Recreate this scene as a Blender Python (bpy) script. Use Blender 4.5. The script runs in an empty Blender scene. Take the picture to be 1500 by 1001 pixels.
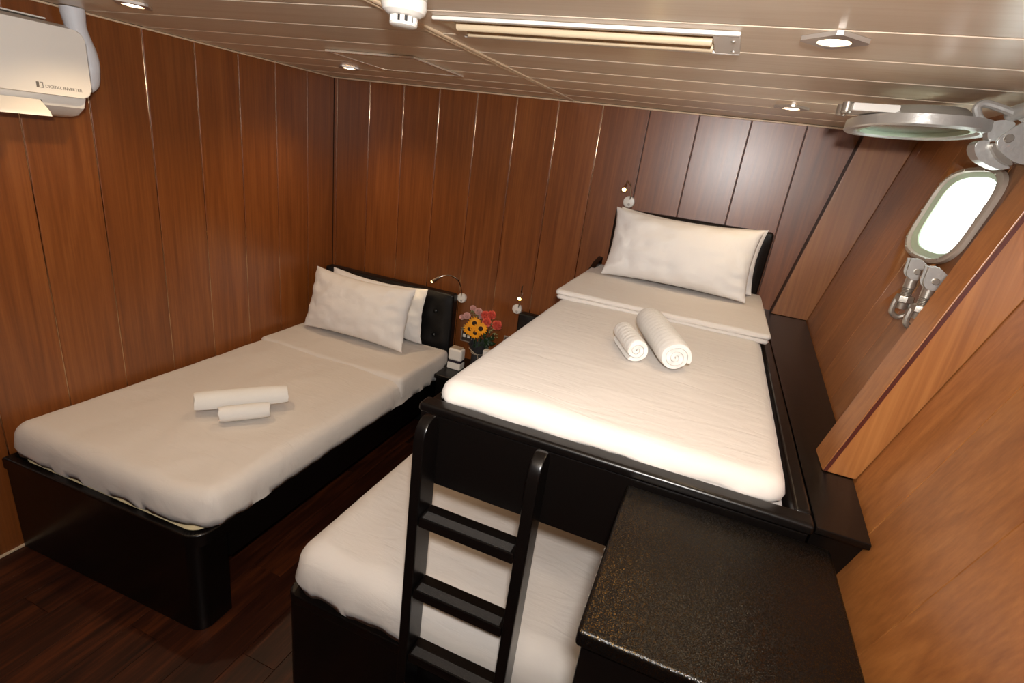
import bpy, bmesh, math, random
from mathutils import Vector, Matrix, noise
random.seed(7)
scene = bpy.context.scene
col = scene.collection

# ------------------------------------------------------------------ camera
RC = ((0.92077387, 0.36900622, 0.12653016),
      (0.23800007, -0.27440326, -0.93169674),
      (-0.30908161, 0.8879962, -0.34048686))       # rows: image right, image down, view direction
FPX = 769.79
CAM = Vector((0, 0, 1.85))
cd = bpy.data.cameras.new('camera'); cam = bpy.data.objects.new('camera', cd); col.objects.link(cam)
cd.sensor_width = 36; cd.lens = FPX / 1500 * 36; cd.clip_start = 0.02
r, d, f = (Vector(v) for v in RC)
cam.matrix_world = Matrix.Translation(CAM) @ Matrix((r, -d, -f)).transposed().to_4x4()
scene.camera = cam

# ------------------------------------------------------------------ light
world = bpy.data.worlds.new('sky'); scene.world = world; world.use_nodes = True
world.node_tree.nodes['Background'].inputs[0].default_value = (0.93, 0.97, 1.0, 1)
world.node_tree.nodes['Background'].inputs[1].default_value = 7.0
fl = bpy.data.lights.new('camera_flash', 'SPOT'); fl.energy = 118; fl.shadow_soft_size = 0.035; fl.color = (1.0, 0.975, 0.95)
fl.spot_size = math.radians(165); fl.spot_blend = 1.0
flo = bpy.data.objects.new('camera_flash', fl); col.objects.link(flo)
flo.matrix_world = Matrix.Translation((0.03, -0.06, 1.995)) @ Vector((-0.50, 0.86, 0.0)).to_track_quat('-Z', 'Y').to_matrix().to_4x4()
DOWNLIGHT_W = 14.0
scene.view_settings.view_transform = 'Standard'
scene.view_settings.look = 'None'
scene.view_settings.exposure = 0.24
scene.view_settings.gamma = 1.0
scene.view_settings.use_curve_mapping = False

# ------------------------------------------------------------------ helpers
def PX(u, v, ax, val):
    """photo pixel -> point on the plane (axis ax = val)"""
    dr = r * ((u - 750) / FPX) + d * ((v - 500.5) / FPX) + f
    return CAM + dr * ((val - CAM[ax]) / dr[ax])

def wloc(o):
    v = Vector((0, 0, 0))
    while o: v += o.location; o = o.parent
    return v

def obj(name, bm, m, parent=None, smooth=True, angle=35):
    me = bpy.data.meshes.new(name)
    bmesh.ops.recalc_face_normals(bm, faces=bm.faces)
    if parent is not None: off = wloc(parent)
    else:
        xs = [v.co for v in bm.verts]
        lo = Vector((min(c[i] for c in xs) for i in range(3))); hi = Vector((max(c[i] for c in xs) for i in range(3)))
        off = Vector(((lo.x + hi.x) / 2, (lo.y + hi.y) / 2, lo.z))
    bmesh.ops.translate(bm, verts=bm.verts, vec=-off)
    if smooth:
        for f_ in bm.faces: f_.smooth = True
        for e in bm.edges:
            if len(e.link_faces) == 2 and e.calc_face_angle(0) > math.radians(angle): e.smooth = False
    bm.to_mesh(me); bm.free()
    me.materials.append(m)
    o = bpy.data.objects.new(name, me); col.objects.link(o)
    if parent is not None: o.parent = parent
    else: o.location = off
    if smooth and len(me.polygons) < 1500:
        wn = o.modifiers.new('weighted_normals', 'WEIGHTED_NORMAL'); wn.keep_sharp = True; wn.weight = 90
    return o

def tag(o, label, cat, group=None):
    o['label'] = label; o['category'] = cat
    if group: o['group'] = group
    return o

def thing(name, loc, label, cat, group=None):
    o = bpy.data.objects.new(name, None); col.objects.link(o); o.location = loc; o.empty_display_size = 0.1
    return tag(o, label, cat, group)

def struct(o): o['kind'] = 'structure'; return o

def box(bm, x0, x1, y0, y1, z0, z1, bev=0.0, seg=2):
    vs = bmesh.ops.create_cube(bm, size=1.0)['verts']
    for v in vs:
        v.co = Vector(((x0 + x1) / 2 + v.co.x * (x1 - x0), (y0 + y1) / 2 + v.co.y * (y1 - y0), (z0 + z1) / 2 + v.co.z * (z1 - z0)))
    if bev:
        es = list({e for v in vs for e in v.link_edges})
        bmesh.ops.bevel(bm, geom=es, offset=bev, segments=seg, affect='EDGES', profile=0.5)
    return vs

def BX(name, dims, m, parent=None, bev=0.0, seg=2):
    bm = bmesh.new(); box(bm, *dims, bev=bev, seg=seg); return obj(name, bm, m, parent)

def tube(bm, pts, rad, seg=10, cap=True):
    pts = [Vector(p) for p in pts]; rings = []
    rads = rad if isinstance(rad, (list, tuple)) else [rad] * len(pts)
    up = None
    for i, p in enumerate(pts):
        t = (pts[min(i + 1, len(pts) - 1)] - pts[max(i - 1, 0)]).normalized()
        if up is None: up = t.orthogonal().normalized()
        a = (up - t * up.dot(t)).normalized(); b = t.cross(a); up = a
        rings.append([bm.verts.new(p + (a * math.cos(q) + b * math.sin(q)) * rads[i]) for q in (2 * math.pi * k / seg for k in range(seg))])
    for i in range(len(rings) - 1):
        for k in range(seg): bm.faces.new((rings[i][k], rings[i][(k + 1) % seg], rings[i + 1][(k + 1) % seg], rings[i + 1][k]))
    if cap: bm.faces.new(rings[0][::-1]); bm.faces.new(rings[-1])

def lathe(bm, prof, mtx, seg=24):
    """prof: (radius, height) along the local z of mtx"""
    rings = []
    for (ra, h) in prof:
        if ra < 1e-6: rings.append([bm.verts.new(mtx @ Vector((0, 0, h)))])
        else: rings.append([bm.verts.new(mtx @ Vector((ra * math.cos(2 * math.pi * k / seg), ra * math.sin(2 * math.pi * k / seg), h))) for k in range(seg)])
    for a, b in zip(rings, rings[1:]):
        for k in range(seg):
            q = [a[k % len(a)], a[(k + 1) % len(a)], b[(k + 1) % len(b)], b[k % len(b)]]
            q = [v for i, v in enumerate(q) if v not in q[:i]]
            if len(q) > 2: bm.faces.new(q)

def prism(bm, pts, vec, bev=0.0, seg=2):
    """closed outline (3D points) extruded by vec"""
    vec = Vector(vec); a = [bm.verts.new(Vector(p)) for p in pts]; b = [bm.verts.new(Vector(p) + vec) for p in pts]
    n = len(pts); fa = bm.faces.new(a[::-1]); fb = bm.faces.new(b)
    for i in range(n): bm.faces.new((a[i], a[(i + 1) % n], b[(i + 1) % n], b[i]))
    if bev: bmesh.ops.bevel(bm, geom=list(fa.edges) + list(fb.edges), offset=bev, segments=seg, affect='EDGES', profile=0.5)

def frame_from(z, x=None):
    z = Vector(z).normalized(); x = Vector(x) if x is not None else z.orthogonal()
    x = (x - z * x.dot(z)).normalized(); y = z.cross(x)
    return Matrix((x, y, z)).transposed().to_4x4()

def arc(pts, n=8):
    """smooth closed outline through points (Catmull-Rom)"""
    out = []; N = len(pts)
    for i in range(N):
        p0, p1, p2, p3 = (Vector(pts[(i + k - 1) % N]) for k in range(4))
        for k in range(n):
            t = k / n
            out.append(0.5 * (2 * p1 + (p2 - p0) * t + (2 * p0 - 5 * p1 + 4 * p2 - p3) * t * t + (3 * p1 - p0 - 3 * p2 + p3) * t ** 3))
    return out

def spline(pts, n=8):
    out = []; N = len(pts); P_ = [Vector(p) for p in pts]
    for i in range(N - 1):
        p0, p1, p2, p3 = P_[max(i - 1, 0)], P_[i], P_[i + 1], P_[min(i + 2, N - 1)]
        for k in range(n):
            t = k / n
            out.append(0.5 * (2 * p1 + (p2 - p0) * t + (2 * p0 - 5 * p1 + 4 * p2 - p3) * t * t + (3 * p1 - p0 - 3 * p2 + p3) * t ** 3))
    out.append(P_[-1]); return out

# ------------------------------------------------------------------ materials
def srgb(h):
    h = h.lstrip('#'); c = [int(h[i:i + 2], 16) / 255 for i in (0, 2, 4)]
    return tuple((x / 12.92 if x <= 0.04045 else ((x + 0.055) / 1.055) ** 2.4) for x in c) + (1,)

def new_mat(name):
    m = bpy.data.materials.new(name); m.use_nodes = True; nt = m.node_tree
    return m, nt, nt.nodes['Principled BSDF']

def plain(name, c, rough=0.5, metal=0.0, bump=0.0, bscale=200, spec=0.5, emit=0.0, coat=0.0):
    m, nt, b = new_mat(name)
    c = srgb(c) if isinstance(c, str) else c
    b.inputs['Base Color'].default_value = c; b.inputs['Roughness'].default_value = rough
    b.inputs['Metallic'].default_value = metal; b.inputs['Specular IOR Level'].default_value = spec
    b.inputs['Coat Weight'].default_value = coat; b.inputs['Coat Roughness'].default_value = 0.1
    if emit: b.inputs['Emission Color'].default_value = c; b.inputs['Emission Strength'].default_value = emit
    if bump:
        tc = nt.nodes.new('ShaderNodeTexCoord'); n = nt.nodes.new('ShaderNodeTexNoise'); bp = nt.nodes.new('ShaderNodeBump')
        n.inputs['Scale'].default_value = bscale; n.inputs['Detail'].default_value = 6
        nt.links.new(tc.outputs['Object'], n.inputs['Vector']); nt.links.new(n.outputs['Fac'], bp.inputs['Height'])
        bp.inputs['Strength'].default_value = bump; bp.inputs['Distance'].default_value = 0.002
        nt.links.new(bp.outputs['Normal'], b.inputs['Normal'])
    return m

def wood(name, c0, c1, c2, axis, rough=0.35, fine=90, along=2.0, spec=0.5, bump=0.12, coat=0.0):
    """grain along local axis; every plank takes its own stretch of grain"""
    m, nt, b = new_mat(name); L = nt.links; N = nt.nodes.new
    tc = N('ShaderNodeTexCoord'); oi = N('ShaderNodeObjectInfo'); mul = N('ShaderNodeVectorMath'); mul.operation = 'SCALE'
    cmb = N('ShaderNodeCombineXYZ')
    for i in range(3): L.new(oi.outputs['Random'], cmb.inputs[i])
    L.new(cmb.outputs[0], mul.inputs[0]); mul.inputs['Scale'].default_value = 37.0
    add = N('ShaderNodeVectorMath'); L.new(tc.outputs['Object'], add.inputs[0]); L.new(mul.outputs[0], add.inputs[1])
    def tex(sc, al, det, dist=0.0):
        mp = N('ShaderNodeMapping'); s = [sc, sc, sc]; s[axis] = al; mp.inputs['Scale'].default_value = s
        L.new(add.outputs[0], mp.inputs['Vector']); n = N('ShaderNodeTexNoise'); n.inputs['Scale'].default_value = 1.0
        n.inputs['Detail'].default_value = det; n.inputs['Roughness'].default_value = 0.6; n.inputs['Distortion'].default_value = dist
        L.new(mp.outputs[0], n.inputs['Vector']); return n
    a = tex(fine, along, 5); g = tex(fine * 0.14, along * 0.5, 4, 1.2)
    mx = N('ShaderNodeMix'); mx.data_type = 'FLOAT'; mx.inputs[0].default_value = 0.5
    L.new(a.outputs['Fac'], mx.inputs[2]); L.new(g.outputs['Fac'], mx.inputs[3])
    rp = N('ShaderNodeValToRGB'); e = rp.color_ramp.elements
    e[0].position = 0.35; e[0].color = srgb(c0); e[1].position = 0.66; e[1].color = srgb(c2)
    k = e.new(0.5); k.color = srgb(c1)
    L.new(mx.outputs[0], rp.inputs[0])
    hs = N('ShaderNodeHueSaturation'); L.new(rp.outputs[0], hs.inputs['Color'])
    mr = N('ShaderNodeMapRange'); mr.inputs[3].default_value = 0.92; mr.inputs[4].default_value = 1.08
    L.new(oi.outputs['Random'], mr.inputs[0]); L.new(mr.outputs[0], hs.inputs['Value'])
    L.new(hs.outputs[0], b.inputs['Base Color'])
    b.inputs['Roughness'].default_value = rough; b.inputs['Specular IOR Level'].default_value = spec
    b.inputs['Coat Weight'].default_value = coat; b.inputs['Coat Roughness'].default_value = 0.15
    bp = N('ShaderNodeBump'); bp.inputs['Strength'].default_value = bump; bp.inputs['Distance'].default_value = 0.001
    L.new(a.outputs['Fac'], bp.inputs['Height']); L.new(bp.outputs[0], b.inputs['Normal'])
    return m

def cloth(name, c, weave=900, fold=0.25):
    m, nt, b = new_mat(name); L = nt.links; N = nt.nodes.new
    b.inputs['Base Color'].default_value = srgb(c); b.inputs['Roughness'].default_value = 0.85
    b.inputs['Sheen Weight'].default_value = 0.15; b.inputs['Specular IOR Level'].default_value = 0.2
    tc = N('ShaderNodeTexCoord'); n = N('ShaderNodeTexNoise'); n.inputs['Scale'].default_value = 9; n.inputs['Detail'].default_value = 5
    n.inputs['Distortion'].default_value = 0.8
    w = N('ShaderNodeTexNoise'); w.inputs['Scale'].default_value = weave
    L.new(tc.outputs['Object'], n.inputs['Vector']); L.new(tc.outputs['Object'], w.inputs['Vector'])
    mp = N('ShaderNodeMapping'); mp.inputs['Scale'].default_value = (6, 22, 9); mp.inputs['Rotation'].default_value = (0, 0, .35); L.new(tc.outputs['Object'], mp.inputs['Vector'])
    an = N('ShaderNodeTexNoise'); an.inputs['Scale'].default_value = 1.0; an.inputs['Detail'].default_value = 4; an.inputs['Distortion'].default_value = 1.5; L.new(mp.outputs[0], an.inputs['Vector'])
    b0 = N('ShaderNodeBump'); b0.inputs['Strength'].default_value = .34; b0.inputs['Distance'].default_value = .008; L.new(an.outputs['Fac'], b0.inputs['Height'])
    b1 = N('ShaderNodeBump'); L.new(b0.outputs[0], b1.inputs['Normal']); b1.inputs['Strength'].default_value = fold; b1.inputs['Distance'].default_value = 0.012
    b2 = N('ShaderNodeBump'); b2.inputs['Strength'].default_value = 0.1; b2.inputs['Distance'].default_value = 0.001
    L.new(n.outputs['Fac'], b1.inputs['Height']); L.new(w.outputs['Fac'], b2.inputs['Height'])
    L.new(b1.outputs[0], b2.inputs['Normal']); L.new(b2.outputs[0], b.inputs['Normal'])
    return m

M_WALL = wood('brown_laminate', '#6a3713', '#7d441a', '#8f5325', 2, rough=0.33, spec=0.8)
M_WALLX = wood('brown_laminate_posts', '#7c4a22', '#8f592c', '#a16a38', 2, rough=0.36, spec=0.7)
M_CEIL = wood('beige_ceiling_laminate', '#e2cdb2', '#ead8c0', '#f0e0ca', 0, rough=0.3, fine=70, along=1.2, spec=0.35, bump=0.04)
M_FLOOR = wood('dark_floor_wood', '#170803', '#331508', '#57290f', 1, rough=0.45, fine=60, along=2.5, spec=0.35)
M_BACK = plain('dark_batten', '#2a160a', 0.7)
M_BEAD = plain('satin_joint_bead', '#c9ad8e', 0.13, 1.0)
M_TRIM = plain('beige_edge_trim', '#dcc3a4', 0.3)
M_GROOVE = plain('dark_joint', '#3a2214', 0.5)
M_BRIGHT = plain('bright_edge', '#efe4d4', 0.2, 0.6)
M_BLACK = plain('black_lacquer', '#0a0706', 0.28, bump=0.04, bscale=60, spec=0.36)
M_LEATHER = plain('black_leatherette', '#0e0d0d', 0.38, bump=0.25, bscale=350)
M_SHEET = cloth('white_cotton', '#d6cec6', fold=0.12)
M_PILLOW = cloth('white_pillow_cotton', '#e9e5e1', fold=0.08)
M_TOWEL = plain('white_terry', '#eae7e2', 0.95, bump=0.8, bscale=700, spec=0.1)
M_CREAM = plain('cream_ticking', '#d8c69c', 0.8, bump=0.2, bscale=300)
M_WHITE = plain('white_plastic', '#e9e3da', 0.35)
M_WPAINT = plain('white_paint', '#e6e0d8', 0.4)
M_GREY = plain('dark_slot', '#1d1b1a', 0.6)
M_CHROME = plain('chrome', '#c9c4bc', 0.15, 1.0)
M_ALU = plain('cast_aluminium', '#c6c4c0', 0.35, 0.6, bump=0.35, bscale=90)
M_STEEL = plain('zinc_steel', '#b3aca2', 0.35, 0.8, bump=0.15, bscale=150)
M_FRAME = plain('bronze_grey_paint', '#a8998c', 0.45, 0.0, bump=0.1, bscale=120)
M_GREEN = plain('pale_green_paint', '#b9c6ae', 0.5)
M_CREAMSLAT = plain('cream_enamel', '#d9c4a4', 0.35)
M_LENS = plain('lit_lens', (1.0, 0.82, 0.55, 1), 0.4, emit=9.0)
M_LED = plain('lit_led', (1.0, 0.72, 0.22, 1), 0.4, emit=14.0)
M_GLED = plain('green_led', (0.25, 1.0, 0.2, 1), 0.4, emit=1.5)
M_PRINT = plain('grey_print', '#6d6862', 0.6)

def glass_mat(name, tint, rough):
    m, nt, b = new_mat(name)
    b.inputs['Base Color'].default_value = tint; b.inputs['Roughness'].default_value = rough
    b.inputs['Transmission Weight'].default_value = 1.0; b.inputs['IOR'].default_value = 1.45
    return m
def frosted():
    m, nt, b = new_mat('frosted_porthole_glass'); L = nt.links; N = nt.nodes.new
    t = N('ShaderNodeBsdfTranslucent'); t.inputs[0].default_value = (.93, .97, .93, 1)
    n = N('ShaderNodeTexNoise'); n.inputs['Scale'].default_value = 70; tc = N('ShaderNodeTexCoord'); L.new(tc.outputs['Object'], n.inputs['Vector'])
    rp = N('ShaderNodeValToRGB'); rp.color_ramp.elements[0].position = .24; rp.color_ramp.elements[0].color = (.35, .33, .25, 1); rp.color_ramp.elements[1].position = .30; rp.color_ramp.elements[1].color = (.95, .98, .95, 1)
    L.new(n.outputs['Fac'], rp.inputs[0]); L.new(rp.outputs[0], t.inputs[0])
    b.inputs['Base Color'].default_value = (.5, .55, .5, 1); b.inputs['Roughness'].default_value = .2
    mx = N('ShaderNodeMixShader'); mx.inputs[0].default_value = .12; L.new(t.outputs[0], mx.inputs[1]); L.new(b.outputs[0], mx.inputs[2])
    L.new(mx.outputs[0], nt.nodes['Material Output'].inputs['Surface']); return m
M_GLASS = frosted()
M_GLASS2 = glass_mat('cover_glass', (0.93, 0.97, 0.9, 1), 0.15)

def speckle():
    """black grained vinyl with fine gold flecks, each fleck tilted its own way"""
    m, nt, b = new_mat('black_gold_flecked_vinyl'); L = nt.links; N = nt.nodes.new
    tc = N('ShaderNodeTexCoord'); v = N('ShaderNodeTexVoronoi'); v.inputs['Scale'].default_value = 850
    L.new(tc.outputs['Object'], v.inputs['Vector'])
    sp = N('ShaderNodeSeparateColor'); L.new(v.outputs['Color'], sp.inputs[0])
    gt = N('ShaderNodeMath'); gt.operation = 'GREATER_THAN'; gt.inputs[1].default_value = .80; L.new(sp.outputs[0], gt.inputs[0])
    mc = N('ShaderNodeMix'); mc.data_type = 'RGBA'; L.new(gt.outputs[0], mc.inputs[0]); mc.inputs[6].default_value = srgb('#080605'); mc.inputs[7].default_value = (.10, .062, .022, 1)
    L.new(mc.outputs[2], b.inputs['Base Color']); L.new(gt.outputs[0], b.inputs['Metallic'])
    b.inputs['Roughness'].default_value = .30; b.inputs['Specular IOR Level'].default_value = .3
    sub = N('ShaderNodeVectorMath'); sub.operation = 'SUBTRACT'; L.new(v.outputs['Color'], sub.inputs[0]); sub.inputs[1].default_value = (.5, .5, .5)
    sc = N('ShaderNodeVectorMath'); sc.operation = 'SCALE'; L.new(sub.outputs[0], sc.inputs[0]); sc.inputs['Scale'].default_value = .34
    ge = N('ShaderNodeNewGeometry'); ad = N('ShaderNodeVectorMath'); L.new(ge.outputs['Normal'], ad.inputs[0]); L.new(sc.outputs[0], ad.inputs[1])
    nm = N('ShaderNodeVectorMath'); nm.operation = 'NORMALIZE'; L.new(ad.outputs[0], nm.inputs[0]); L.new(nm.outputs[0], b.inputs['Normal'])
    return m
M_SPECK = speckle()

# ------------------------------------------------------------------ the cabin shell
XL, YB, YF, ZC = -2.42, 2.947, -1.25, 2.133
PW, GAP, TH = 0.2425, 0.004, 0.012
def XW(y, z):
    """inner face of the sloping hull-side lining; upright below z = 1.10"""
    zz = max(z, 1.10)
    return .451 + .055 * (y - 1.71) + (.218 + .056 * (2.87 - y)) * (zz - 1.246)

def plank_mesh(name, w, l, t, axis_l, axis_w, axis_t, bev=0.0025):
    bm = bmesh.new(); dims = [0, 0, 0]; dims[axis_l] = l; dims[axis_w] = w; dims[axis_t] = t
    box(bm, -dims[0] / 2, dims[0] / 2, -dims[1] / 2, dims[1] / 2, -dims[2] / 2, dims[2] / 2, bev=bev, seg=2)
    for f_ in bm.faces: f_.smooth = True
    for e in bm.edges:
        if len(e.link_faces) == 2 and e.calc_face_angle(0) > math.radians(50): e.smooth = False
    me = bpy.data.meshes.new(name); bm.to_mesh(me); bm.free(); return me

def put(name, me, m, parent, loc):
    if not me.materials: me.materials.append(m)
    o = bpy.data.objects.new(name, me); col.objects.link(o); o.parent = parent; o.location = Vector(loc) - wloc(parent)
    wn = o.modifiers.new('weighted_normals', 'WEIGHTED_NORMAL'); wn.keep_sharp = True; wn.weight = 90
    return o

# floor
floor = struct(BX('floor', (XL - .1, 0.9, YF - .1, YB + .1, -0.06, -0.008), M_BACK))
fw, flen = 0.148, 1.21
fme = plank_mesh('floor_plank', fw - 0.0015, flen - 0.0015, 0.012, 1, 0, 2, 0.001)
i = 0; x = XL + fw / 2
while x < 0.42:
    off = (i * 0.437) % flen; y = YF - flen + off
    while y < YB:
        y0, y1 = max(y, YF), min(y + flen, YB)
        if y1 - y0 > 0.05:
            if y1 - y0 > flen - 0.01: put('plank', fme, M_FLOOR, floor, (x, (y0 + y1) / 2, -0.006))
            else: put('plank', plank_mesh('floor_plank_short', fw - 0.0015, y1 - y0 - 0.0015, 0.012, 1, 0, 2, 0.001), M_FLOOR, floor, (x, (y0 + y1) / 2, -0.006))
        y += flen
    x += fw; i += 1

# left wall: upright laminate panels with slim joint beads
wl = struct(BX('wall_left', (XL - .08, XL - TH, YF - .1, YB + .1, 0, ZC + .05), M_BACK))
lme = plank_mesh('wall_panel_left', PW - GAP, ZC, TH, 2, 1, 0)
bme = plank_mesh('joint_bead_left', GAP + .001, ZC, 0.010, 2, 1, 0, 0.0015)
y = 1.254 - 11 * PW
while y < YB:
    y0, y1 = max(y, YF), min(y + PW, YB)
    if y1 - y0 > 0.02:
        me = lme if y1 - y0 > PW - .001 else plank_mesh('wall_panel_left_cut', y1 - y0 - GAP, ZC, TH, 2, 1, 0)
        put('panel', me, M_WALL, wl, (XL - TH / 2, (y0 + y1) / 2, ZC / 2))
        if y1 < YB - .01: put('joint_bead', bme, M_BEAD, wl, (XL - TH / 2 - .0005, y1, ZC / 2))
    y += PW

# back wall
wb = struct(BX('wall_back', (XL - .1, .78, YB + TH, YB + .08, 0, ZC + .05), M_BACK))
kme = plank_mesh('wall_panel_back', PW - GAP, ZC, TH, 2, 0, 1)
bme2 = plank_mesh('joint_back_lit', GAP + .001, ZC, 0.010, 2, 0, 1, 0.0015)
bme3 = plank_mesh('joint_back_shaded', GAP + .001, ZC, 0.006, 2, 0, 1, 0.0)
x = -0.213 - 10 * PW
while x < 0.7:
    x0, x1 = max(x, XL), x + PW
    if x1 - x0 > 0.02:
        me = kme if x1 - x0 > PW - .001 else plank_mesh('wall_panel_back_cut', x1 - x0 - GAP, ZC, TH, 2, 0, 1)
        put('panel', me, M_WALL, wb, ((x0 + x1) / 2, YB + TH / 2, ZC / 2))
        if x1 < -.6: put('joint_bead', bme2, M_BEAD, wb, (x1, YB + TH / 2 + .0005, ZC / 2))  # left joints: lit copy, bright bead stands for the light they catch
        else: put('joint_dark_line', bme3, M_GROOVE, wb, (x1, YB + TH / 2 + .0028, ZC / 2))  # same joints further right: their shaded look painted as a dark strip
    x += PW

# wall behind the photographer
wf = struct(BX('wall_front', (XL - .1, 1.0, YF - .08, YF - TH, 0, ZC + .05), M_BACK))
x = XL
while x < 0.9:
    put('panel', kme, M_WALL, wf, (x + PW / 2, YF - TH / 2, ZC / 2)); x += PW

# ceiling strips run across the cabin and butt at a beaded joint
ce = struct(BX('ceiling', (XL - .1, .82, YF - .1, YB + .1, ZC + .012, ZC + .07), M_BACK))
JX = -0.869; CW = 0.2455
xa0, xa1, xb0, xb1 = XL, JX - .006, JX + .006, 0.80
cmeA = plank_mesh('ceiling_strip_port', CW - .003, xa1 - xa0, .012, 0, 1, 2, 0.004)
cmeB = plank_mesh('ceiling_strip_hull', CW - .003, xb1 - xb0, .012, 0, 1, 2, 0.004)
y = 1.25 - 10 * CW
while y < YB:
    y0, y1 = max(y, YF), min(y + CW, YB)
    if y1 - y0 > .02:
        full = y1 - y0 > CW - .001
        put('ceiling_strip', cmeA if full else plank_mesh('ceiling_strip_cut', y1 - y0 - .002, xa1 - xa0, .012, 0, 1, 2, .002), M_CEIL, ce, ((xa0 + xa1) / 2, (y0 + y1) / 2, ZC + .0065)).rotation_euler.x = .005
        put('ceiling_strip', cmeB if full else plank_mesh('ceiling_strip_cut', y1 - y0 - .002, xb1 - xb0, .012, 0, 1, 2, .002), M_CEIL, ce, ((xb0 + xb1) / 2, (y0 + y1) / 2, ZC + .0065)).rotation_euler.x = .005
    y += CW
bm = bmesh.new()
for dx in (-.0085, .0085): tube(bm, [(JX + dx, YF, ZC + .001), (JX + dx, YB, ZC + .001)], 0.0065, 8)
jt = obj('joint_strip', bm, M_TRIM, ce)

# slim trims where ceiling and walls meet
struct(BX('trim_1', (XL, 0.75, YB - .009, YB - .0005, ZC - .009, ZC - .0005), M_TRIM, bev=.003))
struct(BX('trim_2', (XL + .0005, XL + .008, YF, YB - .01, ZC - .008, ZC - .0005), M_TRIM, bev=.003))
struct(BX('baseboard_left', (XL + .0005, XL + .010, YF, YB - .01, .0005, .012), M_TRIM, bev=.003))

# hull-side wall: panels follow the flare
WY, WZ, WHW, WHH = 1.945, 1.835, 0.245, 0.138
def barrel(s, n=64, grow=0.0):
    """porthole outline in (y, z): flat top and bottom, bowed sides"""
    out = []
    for k in range(n):
        a = 2 * math.pi * k / n; c, s_ = math.cos(a), math.sin(a)
        yy = (WHW * s + grow) * math.copysign(abs(c) ** 0.74, c); zz = (WHH * s + grow) * math.copysign(abs(s_) ** 0.46, s_)
        out.append((WY + yy + 0.22 * zz, WZ + zz))
    return out
def on_wall(y, z, off): return Vector((XW(y, z) - off, y, z))
ZL = [0, 0.55, 1.0, 1.10, 1.246, 1.5, 1.75, 2.0, ZC]
def wall_slab(bm, y0, y1, o0, o1):
    rows = []
    ny = max(1, int((y1 - y0) / .12))
    for z in ZL:
        rows.append([[bm.verts.new(on_wall(y0 + (y1 - y0) * k / ny, z, o)) for k in range(ny + 1)] for o in (o0, o1)])
    for a, b in zip(rows, rows[1:]):
        for s in (0, 1):
            for k in range(ny): bm.faces.new((a[s][k], a[s][k + 1], b[s][k + 1], b[s][k]))
        for k in (0, ny): bm.faces.new((a[0][k], a[1][k], b[1][k], b[0][k]))
    for a in (rows[0], rows[-1]):
        for k in range(ny): bm.faces.new((a[0][k], a[0][k + 1], a[1][k + 1], a[1][k]))
def cut(o):
    """cut the porthole opening out of a wall piece"""
    md = o.modifiers.new('hole', 'BOOLEAN'); md.object = cutter; md.solver = 'EXACT'; md.operation = 'DIFFERENCE'
    bpy.context.view_layer.update()
    me = bpy.data.meshes.new_from_object(o.evaluated_get(bpy.context.evaluated_depsgraph_get()))
    o.modifiers.clear(); o.data = me
bm = bmesh.new(); q = barrel(0.905)
prism(bm, [on_wall(a, b, .15) for a, b in q], (0.4, 0, 0)); cutter = obj('hole_cutter', bm, M_BACK)
bm = bmesh.new(); wall_slab(bm, YF - .05, YB + .05, -TH - .0005, -.07); wr = struct(obj('wall_right', bm, M_BACK, angle=20)); cut(wr)
y = 1.063 - 10 * PW
while y < YB:
    y0, y1 = max(y, YF), min(y + PW, YB)
    if y1 - y0 > .02:
        bm = bmesh.new(); wall_slab(bm, y0 + .0015, y1 - .0015, 0, -TH)
        o = obj('panel', bm, M_WALLX, wr, angle=30)
        if y1 > WY - .3 and y0 < WY + .3: cut(o)
        bm = bmesh.new(); wall_slab(bm, y1 - .003, y1 + .003, -.004, -TH); o = obj('joint_dark_line', bm, M_GROOVE, wr, angle=30)
        if abs(y1 - WY) < .3: cut(o)
    y += PW
bpy.data.objects.remove(cutter)

# posts boxed out from the hull lining
def post(name, y0, y1, x_b, slope, m, zb=1.246, zt=ZC - .0005):
    bm = bmesh.new(); a = []
    for z in (zb, zt):
        xl = x_b + slope * (z - 1.246)
        a.append([Vector((xl, y0, z)), Vector((xl, y1, z)), Vector((XW(y1, z) - .0005, y1, z)), Vector((XW(y0, z) - .0005, y0, z))])
    prism_v = [[bm.verts.new(p) for p in q] for q in a]
    bm.faces.new(prism_v[0][::-1]); bm.faces.new(prism_v[1])
    for k in range(4): bm.faces.new((prism_v[0][k], prism_v[0][(k + 1) % 4], prism_v[1][(k + 1) % 4], prism_v[1][k]))
    bmesh.ops.bevel(bm, geom=list(bm.edges), offset=.003, segments=2, affect='EDGES', profile=.5)
    return obj(name, bm, m)
p1 = struct(post('trim_3', 2.868, YB - .0005, .349, .172, M_WALLX, zb=1.247))
bm = bmesh.new()
prism(bm, [(.3475, 2.872, 1.2475), (.3475, YB - .001, 1.2475), (.3475 + .172 * (ZC - .002 - 1.2475), YB - .001, ZC - .002), (.3475 + .172 * (ZC - .002 - 1.2475), 2.872, ZC - .002)], (.0015, 0, 0))
obj('dark_edge', bm, plain('dark_brown_edge', '#3d281c', 0.5), p1)
p2 = struct(post('trim_4', 1.266, 1.372, .356, .247, M_WALLX, zb=1.247))
bm = bmesh.new()
prism(bm, [(.3585 + .25 * 0, 1.2655, 1.25), (.3665, 1.2655, 1.25), (.3665 + .25 * .87, 1.2655, 2.12), (.3585 + .25 * .87, 1.2655, 2.12)], (0, -.002, 0))
obj('groove_strip', bm, plain('dark_red_groove', '#4a1c12', 0.4), p2)

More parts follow.
